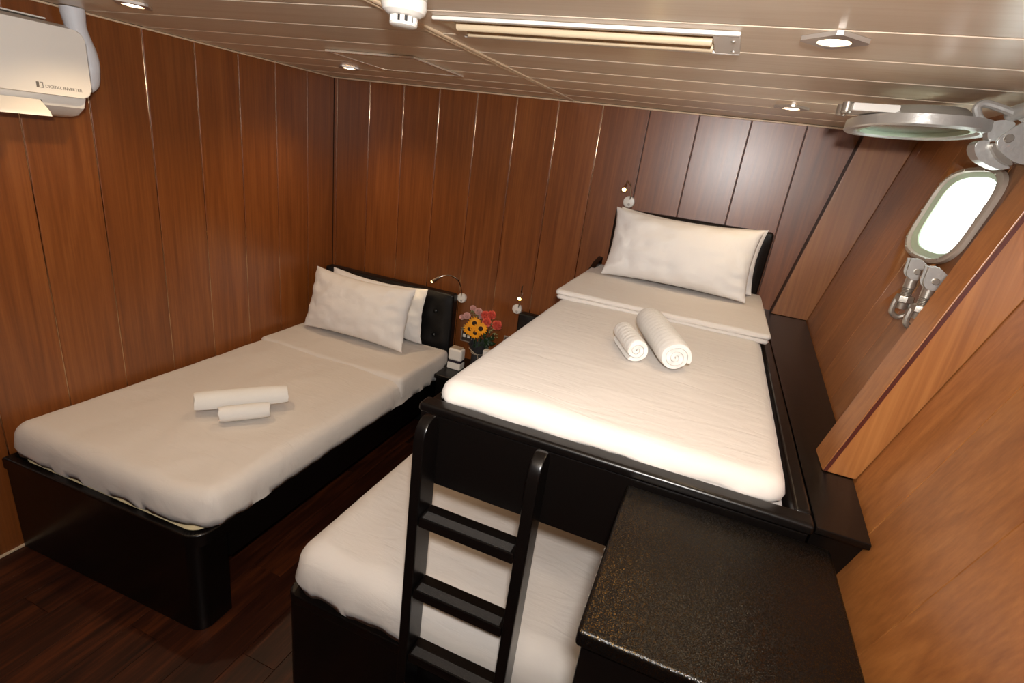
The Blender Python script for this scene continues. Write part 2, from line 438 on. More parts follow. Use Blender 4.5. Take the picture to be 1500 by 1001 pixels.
# ------------------------------------------------------------------ porthole
win = struct(thing('window_1', on_wall(WY, WZ, 0), 'porthole with bronze-grey frame, pale green reveal and bright glass in the hull wall', 'window'))
del win['category']
def ring_band(bm, o0, o1, d0, d1, closed=False):
    """band between outline o0 at wall offset d0 and o1 at d1"""
    a = [bm.verts.new(on_wall(y, z, d0)) for y, z in o0]; b = [bm.verts.new(on_wall(y, z, d1)) for y, z in o1]
    n = len(a)
    for k in range(n): bm.faces.new((a[k], a[(k + 1) % n], b[(k + 1) % n], b[k]))
    return a, b
bm = bmesh.new()
ring_band(bm, barrel(1.0), barrel(1.0), .0005, .012); ring_band(bm, barrel(1.0), barrel(.97), .012, .016)
ring_band(bm, barrel(.97), barrel(.92), .016, .016); ring_band(bm, barrel(.92), barrel(.905), .016, .006); ring_band(bm, barrel(.905), barrel(1.0), .006, .0005)
bmesh.ops.remove_doubles(bm, verts=bm.verts, dist=1e-5)
fr = obj('frame', bm, M_FRAME, win)
bm = bmesh.new()
ring_band(bm, barrel(.903), barrel(.80), .006, -.002); ring_band(bm, barrel(.80), barrel(.80), -.002, -.060); ring_band(bm, barrel(.80), barrel(.903), -.060, -.060); ring_band(bm, barrel(.903), barrel(.903), -.060, .006)
bmesh.ops.remove_doubles(bm, verts=bm.verts, dist=1e-5)
obj('reveal', bm, M_GREEN, win)
bm = bmesh.new(); prism(bm, [on_wall(a, b, -.006) for a, b in barrel(.7999)], (.004, 0, 0)); obj('glass_pane', bm, M_GLASS, win)
for k in range(14):
    o = barrel(.945, 14)[k]; bm = bmesh.new(); nrm = Vector((-1, 0, .28)).normalized()
    lathe(bm, [(.0035, -.002), (.0035, .0015), (.0025, .003), (0, .0035)], Matrix.Translation(on_wall(o[0], o[1], .016)) @ frame_from(nrm), 8)
    obj('rivet', bm, M_STEEL, fr)

# hinged glazed light, swung up under the ceiling
CC = Vector((.435, 1.885, 2.050)); ax_b = Vector((-1, -.05, -.03)).normalized(); ax_a = Vector((.0, 1, .0)); ax_n = ax_a.cross(ax_b).normalized()
ax_a = ax_b.cross(ax_n).normalized()
if ax_n.z > 0: ax_n = -ax_n
def oval(sa, sb, h, n=64):
    return [CC + ax_a * (sa * math.copysign(abs(math.cos(t)) ** .85, math.cos(t))) + ax_b * (sb * math.copysign(abs(math.sin(t)) ** .85, math.sin(t))) + ax_n * h for t in (2 * math.pi * k / n for k in range(n))]
def bands(bm, rings):
    R_ = [[bm.verts.new(p) for p in q] for q in rings]
    for a, b in zip(R_, R_[1:] + R_[:1]):
        n = len(a)
        for k in range(n): bm.faces.new((a[k], a[(k + 1) % n], b[(k + 1) % n], b[k]))
bm = bmesh.new()
bands(bm, [oval(.220, .158, -.012), oval(.222, .160, .012), oval(.217, .155, .016), oval(.197, .135, .016), oval(.190, .128, .008), oval(.190, .128, -.012)])
cov = obj('opening_light', bm, M_ALU, win)
bm = bmesh.new(); bands(bm, [oval(.189, .127, .010), oval(.178, .116, .012), oval(.176, .114, -.002), oval(.189, .127, -.004)]); obj('gasket', bm, M_GREEN, cov)
bm = bmesh.new(); prism(bm, oval(.183, .121, .001), -ax_n * .009); obj('glass_disc', bm, M_GLASS2, cov)
bm = bmesh.new()
bands(bm, [oval(.195, .133, -.012), oval(.15, .10, -.040), oval(.10, .06, -.046), oval(.10, .06, -.042), oval(.145, .095, -.036), oval(.188, .126, -.012)]); obj('dome_rim', bm, M_ALU, cov)
# closing lugs on the free edge
lug = CC + ax_b * .170 - ax_n * .022
bm = bmesh.new(); box(bm, -.035, .075, -.055, .055, -.010, .010, bev=.004)
bmesh.ops.transform(bm, matrix=Matrix.Translation(CC + ax_b * .115 - ax_a * .09 - ax_n * .026) @ Matrix((ax_b, ax_a, -ax_n)).transposed().to_4x4(), verts=bm.verts)
obj('closing_lug', bm, M_WPAINT, cov)
for s in (-.03, .03):
    bm = bmesh.new(); lathe(bm, [(0, -.014), (.013, -.014), (.013, .010), (.010, .014), (0, .014)], Matrix.Translation(CC + ax_b * .198 + ax_a * (s - .09) - ax_n * .024) @ frame_from(ax_n), 14); obj('lug_bolt', bm, M_STEEL, cov)

# cast hinge on the window head (outline in a plane facing the room)
HY = 1.70
def plate(name, px, yy, th, m, parent, smooth_n=5, bev=.002):
    bm = bmesh.new(); prism(bm, arc([PX(u, v, 1, yy) for u, v in px], smooth_n), (0, th, 0), bev=bev); return obj(name, bm, m, parent)
hg = plate('hinge_plate', [(1461, 207), (1478, 192), (1503, 178), (1525, 176), (1528, 215), (1512, 240), (1487, 238), (1466, 222)], HY, .014, M_ALU, win)
bm = bmesh.new(); c = PX(1478, 203, 1, HY); lathe(bm, [(0, .004), (.0085, .004), (.010, .002), (.010, -.02), (0, -.02)], Matrix.Translation(c) @ frame_from((0, -1, 0)), 18); obj('hinge_pin', bm, M_STEEL, hg)
plate('hinge_arm', [(1436, 176), (1452, 178), (1470, 176), (1488, 180), (1480, 196), (1462, 205), (1448, 206), (1446, 190)], HY + .03, .03, M_ALU, win)
plate('hinge_knuckle', [(1428, 214), (1436, 206), (1450, 208), (1452, 220), (1466, 236), (1480, 246), (1462, 248), (1440, 238), (1430, 228)], HY + .02, .05, M_ALU, win)
plate('hinge_knuckle', [(1452, 214), (1460, 210), (1466, 222), (1484, 238), (1478, 243), (1462, 233)], HY + .004, .03, M_STEEL, win)
bm = bmesh.new()
lo_ = [PX(u, v, 1, HY + .012) for u, v in ((1433, 170), (1431, 158), (1440, 152), (1452, 154), (1475, 162), (1497, 171), (1505, 178))]
tube(bm, spline(lo_, 6), .009, 10)
tube(bm, spline([PX(u, v, 1, HY + .012) for u, v in ((1433, 168), (1440, 176), (1441, 182))], 5), .0065, 10)
obj('hinge_stay', bm, M_ALU, win)
bm = bmesh.new(); c = PX(1496, 163, 1, HY + .01); lathe(bm, [(0, -.03), (.016, -.03), (.018, -.02), (.018, .02), (.016, .03), (0, .03)], Matrix.Translation(c) @ frame_from((.3, -1, .2)), 16); obj('stay_knob', bm, M_ALU, win)

# swing bolts under the sill
def swing_bolt(u0, v0, u1, v1, yy):
    a, b = PX(u0, v0, 1, yy), PX(u1, v1, 1, yy); dr = (b - a).normalized(); L_ = (b - a).length
    o = BXempty = bpy.data.objects.new('swing_bolt', None); col.objects.link(o); o.parent = win; o.location = a - wloc(win)
    up = Vector((0, -1, 0)); sd = dr.cross(up).normalized()
    for s in (-.014, .011):           # fork cheeks
        bm = bmesh.new()
        out = [a + sd * (.024 * math.cos(t)) - dr * (.024 * math.sin(t)) for t in (math.pi * k / 10 - math.pi for k in range(11))]
        out += [a - dr * .016 + sd * .023, a - dr * .030 + sd * .026, a - dr * .033 + sd * .002, a - dr * .018 - sd * .021]
        prism(bm, out, up * .006, bev=.0012); bmesh.ops.translate(bm, verts=bm.verts, vec=up * (s)); obj('fork_cheek', bm, M_ALU, o)
    bm = bmesh.new(); lathe(bm, [(0, -.018), (.008, -.018), (.008, .0215), (.0065, .023), (0, .023)], Matrix.Translation(a) @ frame_from(up), 14); obj('pin', bm, M_STEEL, o)
    bm = bmesh.new(); prof = [(0, -.014), (.0145, -.012), (.0145, L_ * .42)]
    z = L_ * .42
    while z < L_ * .70: prof += [(.0135, z), (.011, z + .0015), (.0135, z + .003)]; z += .0042
    prof += [(.011, L_ * .95), (0, L_ * .95)]
    lathe(bm, prof, Matrix.Translation(a) @ frame_from(dr), 14); obj('shank', bm, M_STEEL, o)
    bm = bmesh.new(); lathe(bm, [(.0138, L_ * .62), (.022, L_ * .62), (.0235, L_ * .65), (.0235, L_ * .76), (.021, L_ * .78), (.0138, L_ * .78)], Matrix.Translation(a) @ frame_from(dr, sd), 8); nut = obj('nut', bm, M_STEEL, o, angle=25)
    bm = bmesh.new(); e = a + dr * (L_ * .74)
    lp = [e + sd * .018, e + sd * .020 + dr * .02, e + sd * .017 + dr * .038, e + dr * .048, e - sd * .017 + dr * .038, e - sd * .020 + dr * .02, e - sd * .018]
    tube(bm, spline(lp, 5), .0075, 9); obj('nut_loop', bm, M_STEEL, o)
swing_bolt(1341, 397, 1318, 455, 1.72)
swing_bolt(1367, 411, 1341, 470, 1.56)

# ------------------------------------------------------------------ soft goods
def soft_slab(bm, x0, x1, y0, y1, zt, zb, rc=.07, re=.05, amp=.006, seed=0, step=.022, wave=.006, puff=0.0, freq=(3, 3), flare=0.0, hollow=0.0):
    hx, hy = (x1 - x0) / 2, (y1 - y0) / 2; cx, cy = (x0 + x1) / 2, (y0 + y1) / 2
    nx, ny = max(8, int(2 * hx / step)), max(8, int(2 * hy / step))
    so = Vector((seed * 7.3, seed * 3.1, seed * 1.7)); g = {}
    def warp(v, h):     # gather grid lines near the edges
        t = v / h; return h * math.copysign(1 - max(0.0, 1 - abs(t)) ** 1.35, t)
    for i in range(nx + 1):
        for j in range(ny + 1):
            X, Y = warp(-hx + 2 * hx * i / nx, hx), warp(-hy + 2 * hy * j / ny, hy)
            u, v = (abs(X) - hx + rc) / rc, (abs(Y) - hy + rc) / rc
            if u > 0 and v > 0:
                a, b = u * math.sqrt(max(0, 1 - v * v / 2)), v * math.sqrt(max(0, 1 - u * u / 2))
                dd = rc * (1 - math.hypot(a, b)); X = math.copysign(hx - rc + rc * a, X); Y = math.copysign(hy - rc + rc * b, Y)
            else: dd = min(hx - abs(X), hy - abs(Y))
            dd = max(0, dd); t = min(1, dd / re)
            z = zt - re * (1 - math.sqrt(max(0, 1 - (1 - t) ** 2)))
            P3 = Vector((cx + X, cy + Y, 0))
            n1 = noise.noise(Vector((P3.x * freq[0], P3.y * freq[1], 0)) + so)
            q = Vector((P3.x * freq[0] * 2.6 + .6 * n1, P3.y * freq[1] * 1.7 + n1, 3)) + so
            n2 = 1 - abs(noise.noise(q)) * 2
            z += t * (amp * n1 + amp * .55 * n2 + puff * min(1, dd / .3))
            g[i, j] = bm.verts.new((P3.x, P3.y, z))
    for i in range(nx):
        for j in range(ny): bm.faces.new((g[i, j], g[i + 1, j], g[i + 1, j + 1], g[i, j + 1]))
    loop = [(i, 0) for i in range(nx)] + [(nx, j) for j in range(ny)] + [(i, ny) for i in range(nx, 0, -1)] + [(0, j) for j in range(ny, 0, -1)]
    top = [g[k] for k in loop]; prev = top; s = 0; rows = max(2, int((zt - re - zb) / .03))
    base = [v.co.copy() for v in top]; N = len(base)
    nor = []
    for k in range(N):
        tg = base[(k + 1) % N] - base[k - 1]; nn = Vector((tg.y, -tg.x, 0))
        nor.append(nn.normalized() if nn.length > 1e-9 else Vector((0, 0, 0)))
    for rw in range(1, rows + 1):
        tt = rw / rows; cur = []
        for k in range(N):
            b = base[k]; w = noise.noise(Vector((b.x * 16, b.y * 16, tt * 1.5)) + so) + .5 * noise.noise(Vector((b.x * 40, b.y * 40, tt)) + so)
            off = wave * w * math.sin(min(1, tt * 1.2) * math.pi * .6) + flare * math.sin(tt * math.pi) - .004 * tt
            cur.append(bm.verts.new((b.x + nor[k].x * off, b.y + nor[k].y * off, b.z + (zb - b.z) * tt)))
        for k in range(N): bm.faces.new((prev[k], prev[(k + 1) % N], cur[(k + 1) % N], cur[k]))
        prev = cur
    if hollow:          # a cover: open underneath, with its own thickness
        for zz in (zb, zt - hollow):
            cur = [bm.verts.new((base[k].x - nor[k].x * .014, base[k].y - nor[k].y * .014, zz)) for k in range(N)]
            for k in range(N): bm.faces.new((prev[k], prev[(k + 1) % N], cur[(k + 1) % N], cur[k]))
            prev = cur
    bm.faces.new(prev)

def pillow(name, p_bl, p_br, up, w_h, t, label, group, seed, m=None):
    """p_bl, p_br: lower corners; up: leaning direction; w_h: height"""
    bl, br = Vector(p_bl), Vector(p_br); ex = (br - bl); w = ex.length; ex.normalize(); ey = Vector(up); ey = (ey - ex * ey.dot(ex)).normalized(); ez = ex.cross(ey)
    if ez.y > 0: ez = -ez           # ez faces the room
    n, m_ = 44, 32; so = Vector((seed * 5.1, seed * 2.7, seed)); bm = bmesh.new(); S = {}
    for side in (1, -1):
        for i in range(n + 1):
            for j in range(m_ + 1):
                u, v = -1 + 2 * i / n, -1 + 2 * j / m_
                u, v = math.copysign(1 - max(0.0, 1 - abs(u)) ** 1.3, u), math.copysign(1 - max(0.0, 1 - abs(v)) ** 1.3, v)
                e = max(abs(u), abs(v))
                if side == -1 and e > .9999: S[-1, i, j] = S[1, i, j]; continue
                bx_ = u * (1 - .055 * (1 - v * v)); by = v * (1 - .075 * (1 - u * u))
                prof = (max(0, 1 - abs(u) ** 2.6) * max(0, 1 - abs(v) ** 2.4)) ** .55
                pos = Vector((u * w, v * w_h, side * .3))
                wr = noise.noise(pos * 7 + so) * .006 + (1 - abs(noise.noise(Vector((u * w * 14 + v * 2, v * w_h * 7, side)) + so)) * 2) * .006
                edge = noise.noise(Vector((u * 4, v * 4, 1)) + so) * .012
                th = side * (t / 2) * prof + wr * min(1, prof * 2) * side + (edge if e > .8 else edge * e)
                sag = -.012 * (1 - u * u) * (v > 0) * v
                p = bl + ex * (w / 2 * (1 + bx_)) + ey * (w_h / 2 * (1 + by) + sag) + ez * th
                S[side, i, j] = bm.verts.new(p)
    for side in (1, -1):
        for i in range(n):
            for j in range(m_):
                q = [S[side, i, j], S[side, i + 1, j], S[side, i + 1, j + 1], S[side, i, j + 1]]
                bm.faces.new(q if side == 1 else q[::-1])
    o = obj(name, bm, m or M_PILLOW, None, angle=60)
    return tag(o, label, 'pillow', group)

def towel(name, a, b, rad, label, group, turns=3.3, ribs=0.0, seed=0):
    a, b = Vector(a), Vector(b); dr = (b - a).normalized(); L_ = (b - a).length
    M_ = Matrix.Translation(a) @ frame_from(dr, Vector((0, 0, 1)))
    pitch = rad / (turns + .4); th = pitch * .90; n = int(turns * 26); outer, inner = [], []
    for k in range(n + 1):
        an = 2 * math.pi * turns * k / n; ro = rad * .12 + (rad * .88) * k / n
        sq = 1 - .07 * max(0, -math.cos(an))              # flattened where it lies
        outer.append((ro * sq * math.cos(an), ro * math.sin(an))); ri = max(.001, ro - th)
        inner.append((ri * sq * math.cos(an), ri * math.sin(an)))
    prof = outer + inner[::-1]; bm = bmesh.new(); rings = []; nl = 40
    for s in range(nl + 1):
        t = s / nl; k_ = 1 - .10 * (abs(2 * t - 1) ** 8); rr = []
        for idx, (x_, y_) in enumerate(prof):
            rb = 1 + (ribs * math.sin(t * L_ * 260) if idx > n * .66 and idx <= n else 0) + .025 * noise.noise(Vector((x_ * 30, y_ * 30, t * 5 + seed)))
            dz = .006 * noise.noise(Vector((x_ * 40, y_ * 40, seed + (9 if t > .5 else 0)))) * (abs(2 * t - 1) ** 6)
            rr.append(bm.verts.new(M_ @ Vector((x_ * rb * k_, y_ * rb * k_, t * L_ + dz))))
        rings.append(rr)
    N = len(prof)
    for p, q in zip(rings, rings[1:]):
        for k in range(N): bm.faces.new((p[k], p[(k + 1) % N], q[(k + 1) % N], q[k]))
    for rr in (rings[0], rings[-1]):
        for k in range(n): bm.faces.new((rr[k], rr[k + 1], rr[N - 2 - k], rr[N - 1 - k]))
    return tag(obj(name, bm, M_TOWEL, None, angle=50), label, 'towel', group)

# ------------------------------------------------------------------ single bed by the left wall
BF = 1.025
bed = thing('single_bed', (-1.91, 1.95, 0), 'low black single bed with tufted headboard against the plain panelled wall', 'bed')
bx0, bx1 = XL + .012, -1.40
def outline_round(x0, x1, y0, y1, rad, n=8, corners=(1,)):
    """plan outline with the (x1, y0) corner rounded"""
    pts = [(x0, y1), (x0, y0)]
    pts += [(x1 - rad + rad * math.sin(math.pi / 2 * k / n), y0 + rad - rad * math.cos(math.pi / 2 * k / n)) for k in range(n + 1)]
    pts += [(x1, y1)]; return pts
bm = bmesh.new(); prism(bm, [(x_, y_, 0.0005) for x_, y_ in outline_round(bx0, -1.425, BF, BF + .135, .045)], (0, 0, .40), bev=.003); obj('footboard', bm, M_BLACK, bed)
bm = bmesh.new()
o_ = outline_round(bx0, bx1, BF - .008, YB - .09, .07); i_ = outline_round(bx0 + .03, bx1 - .032, BF + .025, YB - .12, .05)
va = [bm.verts.new((x_, y_, .401)) for x_, y_ in o_]; vb = [bm.verts.new((x_, y_, .452)) for x_, y_ in o_]; vc = [bm.verts.new((x_, y_, .452)) for x_, y_ in i_]; vd = [bm.verts.new((x_, y_, .401)) for x_, y_ in i_]
n_ = len(o_)
for A, B in ((va, vb), (vb, vc), (vc, vd), (vd, va)):
    for k in range(n_): bm.faces.new((A[k], A[(k + 1) % n_], B[(k + 1) % n_], B[k]))
bmesh.ops.bevel(bm, geom=[e for e in bm.edges if all(abs(v.co.z - .452) < 1e-4 for v in e.verts)], offset=.008, segments=3, affect='EDGES', profile=.5)
obj('top_rail', bm, M_BLACK, bed)
BX('side_rail', (-1.435, -1.412, BF + .136, YB - .1, .27, .4005), M_BLACK, bed, bev=.003)
BX('recessed_base', (bx0, -1.66, BF + .136, YB - .1, .0005, .400), M_BLACK, bed, bev=.003)
BX('slat_deck', (bx0 + .031, -1.436, BF + .14, YB - .125, .4005, .418), M_BLACK, bed)
hb = BX('headboard', (bx0, -1.420, YB - .088, YB - .012, .0005, .955), M_LEATHER, bed, bev=.018, seg=4)
def cushion(bm, x0, x1, z0, z1, yb, t, btn=(), n=40, m_=24, pw=5):
    g = {}
    for i in range(n + 1):
        for j in range(m_ + 1):
            u, v = -1 + 2 * i / n, -1 + 2 * j / m_
            pr_ = (max(0, 1 - abs(u) ** pw) * max(0, 1 - abs(v) ** pw)) ** .5; x_ = x0 + (x1 - x0) * i / n; z_ = z0 + (z1 - z0) * j / m_
            for bx_, bz in btn: pr_ -= .55 * math.exp(-((x_ - bx_) ** 2 + (z_ - bz) ** 2) / .0018)
            g[i, j] = bm.verts.new((x_, yb - t * pr_, z_))
    for i in range(n):
        for j in range(m_): bm.faces.new((g[i, j], g[i + 1, j], g[i + 1, j + 1], g[i, j + 1]))
    lp = [g[i, 0] for i in range(n)] + [g[n, j] for j in range(m_)] + [g[i, m_] for i in range(n, 0, -1)] + [g[0, j] for j in range(m_, 0, -1)]
    bk = [bm.verts.new((v.co.x, yb + .004, v.co.z)) for v in lp]; N = len(lp)
    for k in range(N): bm.faces.new((lp[k], lp[(k + 1) % N], bk[(k + 1) % N], bk[k]))
    bm.faces.new(bk)
def skew_foot(o, corner=None):
    off = wloc(o)
    for v in o.data.vertices:
        p = v.co + off
        p.y -= .036 * max(0, min(1, (-1.40 - p.x) / 1.0)) * max(0, min(1, (1.9 - p.y) / .8))
        if corner:
            w = math.exp(-((p.x - corner[0]) ** 2 + (p.y - corner[1]) ** 2) / .011)
            p.y += .030 * w; p.x -= .006 * w
        v.co = p - off
for ch in bed.children:
    if ch.name.split('.')[0] in ('footboard', 'top_rail'): skew_foot(ch)
btn = [(x_, z_) for x_ in (-2.22, -2.03, -1.84, -1.65, -1.53) for z_ in (.67, .83)]
bm = bmesh.new(); cushion(bm, bx0 + .012, -1.432, .46, .945, YB - .0885, .03, btn); pad = obj('tufted_pad', bm, M_LEATHER, hb)
for x_, z_ in btn:
    bm = bmesh.new(); lathe(bm, [(.013, -.002), (.012, .004), (.007, .008), (0, .009)], Matrix.Translation((x_, YB - .102, z_)) @ frame_from((0, -1, 0)), 12); obj('button', bm, M_LEATHER, hb)

bm = bmesh.new(); soft_slab(bm, bx0 + .036, -1.440, BF + .032, YB - .128, .450, .419, rc=.06, re=.012, amp=.001, wave=.001, step=.05)
skew_foot(tag(obj('mattress', bm, M_CREAM), 'cream mattress showing at the foot corner of the low bed', 'mattress'))
bm = bmesh.new(); soft_slab(bm, bx0 + .004, -1.385, BF + .020, YB - .150, .592, .4545, rc=.06, re=.06, amp=.010, seed=1, wave=.012, puff=.006, freq=(2.6, 2.2), flare=.006, hollow=0)
duv1 = tag(obj('duvet', bm, M_SHEET, angle=80), 'white duvet on the low single bed beside the left wall', 'duvet'); skew_foot(duv1, (-1.385, BF + .02))
bm = bmesh.new(); soft_slab(bm, bx0 + .03, -1.378, 2.245, YB - .155, .612, .500, rc=.03, re=.022, amp=.007, seed=4, wave=.008, freq=(3, 3), flare=.004)
obj('turned_down_fold', bm, M_SHEET, duv1, angle=80)
PG1 = 'pillows on the low bed'
pillow('pillow', (-2.27, 2.735, .628), (-1.555, 2.735, .628), (0, .12, 1), .355, .085, 'white pillow leaning on the tufted headboard of the low bed, behind another pillow', PG1, 2)
pillow('pillow', (-2.30, 2.535, .630), (-1.565, 2.535, .630), (-.05, .32, 1), .39, .17, 'plump white pillow propped in front of the other pillow on the low bed', PG1, 3)
zt = .652
a_, b_ = PX(285, 590, 2, zt + .004), PX(421, 578, 2, zt + .004)
towel('rolled_towel', a_, b_, .052, 'longer rolled white towel lying on the low bed', 'towels on the low bed', seed=1)
a_, b_ = PX(320, 607, 2, zt - .004), PX(395, 599, 2, zt - .004)
towel('rolled_towel', a_, b_, .041, 'short rolled white towel lying on the low bed', 'towels on the low bed', seed=2, turns=2.6)

# ------------------------------------------------------------------ bunk bed
UX0, UX1 = -.567, .300
bunk = thing('bunk_bed', (-.3, 1.95, 0), 'black bunk bed with a wide lower berth, raised upper berth and side ledge', 'bed')
# lower berth
LX0, LX1 = -1.01, .27
bm = bmesh.new(); prism(bm, [(-x_ + LX0 + LX1, y_, .0005) for x_, y_ in outline_round(LX0, LX1, BF, BF + .06, .03)], (0, 0, .385), bev=.003); obj('lower_footboard', bm, M_BLACK, bunk)
bm = bmesh.new(); prism(bm, [(-x_ + LX0 + LX1, y_, .386) for x_, y_ in outline_round(LX0 - .006, LX1, BF - .006, BF + .062, .035)], (0, 0, .040), bev=.008, seg=3); obj('lower_foot_rail', bm, M_BLACK, bunk)
BX('lower_side_rail', (LX0, LX0 + .03, BF + .063, YB - .08, .20, .425), M_BLACK, bunk, bev=.006)
BX('lower_base', (LX0 + .15, LX1, BF + .061, YB - .08, .0005, .385), M_BLACK, bunk, bev=.003)
lh = BX('lower_headboard', (-.985, LX1, YB - .075, YB - .012, .0005, .94), M_LEATHER, bunk, bev=.016, seg=4)
bm = bmesh.new(); cushion(bm, -.972, LX1 - .012, .45, .93, YB - .0755, .022, ()); obj('padded_front', bm, M_LEATHER, lh)
# upper berth
fb = BX('upper_front_board', (UX0, UX1 + .005, BF - .005, BF + .025, 1.028, 1.222), M_BLACK, bunk, bev=.003)
BX('upper_front_rail', (UX0 - .004, UX1 + .012, BF - .012, BF + .034, 1.2225, 1.248), M_BLACK, bunk, bev=.009, seg=3)
BX('upper_side_board', (UX0, UX0 + .028, BF + .026, YB - .08, 1.028, 1.235), M_BLACK, bunk, bev=.004)
BX('upper_deck', (UX0 + .029, UX1 - .03, BF + .026, YB - .08, 1.05, 1.08), plain('pale_plywood', '#b08a58', .6), bunk)
BX('upper_hull_rail', (UX1 - .022, UX1 + .012, BF + .0345, YB - .08, 1.03, 1.2475), M_BLACK, bunk, bev=.008, seg=3)
uh = BX('upper_headboard', (-.522, .262, YB - .075, YB - .012, 1.03, 1.632), M_LEATHER, bunk, bev=.016, seg=4)
bm = bmesh.new(); cushion(bm, -.51, .25, 1.28, 1.622, YB - .0755, .022, ()); obj('padded_front', bm, M_LEATHER, uh)
# curved guard at the head end of the open side
bm = bmesh.new()
gp = [(2.50, 1.236), (2.50, 1.262), (2.56, 1.285), (2.66, 1.318), (2.78, 1.350), (2.87, 1.365), (2.87, 1.236)]
prism(bm, [(UX0 - .001, a, b) for a, b in gp], (.028, 0, 0), bev=.006); obj('side_guard', bm, M_BLACK, bunk)
# ledge against the hull lining
bm = bmesh.new(); ys = [BF - .008, 1.3, 1.7, 2.1, 2.5, YB - .001]
prism(bm, [(UX1 + .013, y_, 1.231) for y_ in ys] + [(XW(y_, 1.231) - .001, y_, 1.231) for y_ in ys[::-1]], (0, 0, .015), bev=.003)
obj('ledge', bm, M_BLACK, bunk)
bm = bmesh.new(); ys = [BF + .010, 1.3, 1.7, 2.1, 2.5, YB - .08]
lv_ = [[[bm.verts.new((UX1 + .013, y_, z_)) for y_ in ys], [bm.verts.new((XW(y_, z_) - .002, y_, z_)) for y_ in ys]] for z_ in (1.03, 1.10, 1.2305)]
for a, b in zip(lv_, lv_[1:]):
    for k in range(len(ys) - 1):
        for q in (0, 1): bm.faces.new((a[q][k], a[q][k + 1], b[q][k + 1], b[q][k]))
    for k in (0, -1): bm.faces.new((a[0][k], a[1][k], b[1][k], b[0][k]))
for a in (lv_[0], lv_[-1]):
    for k in range(len(ys) - 1): bm.faces.new((a[0][k], a[0][k + 1], a[1][k + 1], a[1][k]))
obj('ledge_front', bm, M_BLACK, bunk)

bm = bmesh.new(); soft_slab(bm, LX0 + .035, LX1 - .01, BF + .065, YB - .10, .427, .388, rc=.05, re=.012, amp=.001, wave=.001, step=.06)
tag(obj('mattress', bm, M_CREAM), 'mattress under the duvet of the lower bunk', 'mattress')
bm = bmesh.new(); soft_slab(bm, LX0 + .002, LX1 - .012, BF + .004, YB - .12, .590, .4295, rc=.08, re=.075, amp=.012, seed=6, wave=.012, puff=.008, freq=(2.4, 2.6), flare=.010, hollow=0)
tag(obj('duvet', bm, M_SHEET, angle=80), 'white duvet on the lower bunk behind the ladder', 'duvet')
pillow('pillow', (-.80, 2.66, .60), (-.12, 2.66, .60), (0, .3, 1), .40, .13, 'white pillow leaning on the lower bunk headboard', 'bunk pillows', 5)

bm = bmesh.new(); soft_slab(bm, UX0 + .032, UX1 - .032, BF + .036, YB - .085, 1.234, 1.081, rc=.04, re=.02, amp=.001, wave=.001, step=.06)
tag(obj('mattress', bm, M_SHEET), 'mattress in the upper bunk under its white duvet', 'mattress')
bm = bmesh.new(); soft_slab(bm, UX0 + .012, UX1 - .036, BF + .037, YB - .11, 1.290, 1.2372, rc=.05, re=.04, amp=.006, seed=9, wave=.010, puff=.004, freq=(2.4, 2.2), hollow=0)
duv2 = tag(obj('duvet', bm, M_SHEET, angle=80), 'white duvet on the raised upper bunk', 'duvet')
bm = bmesh.new(); soft_slab(bm, UX0 + .006, UX1 - .022, 2.085, 2.86, 1.308, 1.290, rc=.02, re=.010, amp=.004, seed=12, wave=.004, freq=(3, 3))
obj('turned_down_fold', bm, M_SHEET, duv2, angle=80)
bm = bmesh.new(); soft_slab(bm, UX0 + .000, UX1 - .018, 2.080, 2.855, 1.327, 1.309, rc=.02, re=.010, amp=.004, seed=12, wave=.004, freq=(3, 3))
obj('turned_down_fold', bm, M_SHEET, duv2, angle=80)
pillow('pillow', (-.478, 2.73, 1.34), (.225, 2.73, 1.34), (0, .22, 1), .315, .10, 'white pillow against the upper bunk headboard, mostly behind another pillow', 'bunk pillows', 7)
pillow('pillow', (-.478, 2.560, 1.336), (.195, 2.545, 1.336), (-.02, .26, 1), .33, .18, 'plump white pillow in front on the upper bunk', 'bunk pillows', 8)
zt = 1.342
towel('rolled_towel', PX(990, 525, 2, zt + .005), PX(949, 468, 2, zt + .016), .053, 'longer ribbed white towel roll on the upper bunk', 'towels on the upper bunk', ribs=.02, seed=3)
towel('rolled_towel', PX(933, 514, 2, zt - .004), PX(911, 484, 2, zt - .004), .042, 'short ribbed white towel roll on the upper bunk', 'towels on the upper bunk', ribs=.02, seed=4, turns=2.6)

# ------------------------------------------------------------------ ladder
lad = thing('bunk_ladder', (-.378, .965, 0), 'black wooden ladder fixed to the front board of the upper bunk', 'ladder')
for x0 in (-.534, -.252):
    bm = bmesh.new(); pr = [(1.008, 0.0005), (1.008, 1.21), (1.000, 1.232), (.985, 1.243), (.968, 1.243), (.950, 1.234), (.938, 1.218), (.932, 1.195), (.932, .0005)]
    prism(bm, [(x0, a, b) for a, b in pr], (.030, 0, 0), bev=.006); obj('stringer', bm, M_BLACK, lad, angle=40)
for z in (.985, .757, .530, .303, .090):
    t = BX('rung', (-.5035, -.2525, .936, .998, z - .030, z), M_BLACK, lad, bev=.004)
    BX('grip_strip', (-.495, -.262, .940, .966, z - .001, z + .0015), plain('grey_grip', '#2b2826', .8, bump=.5, bscale=900), t)

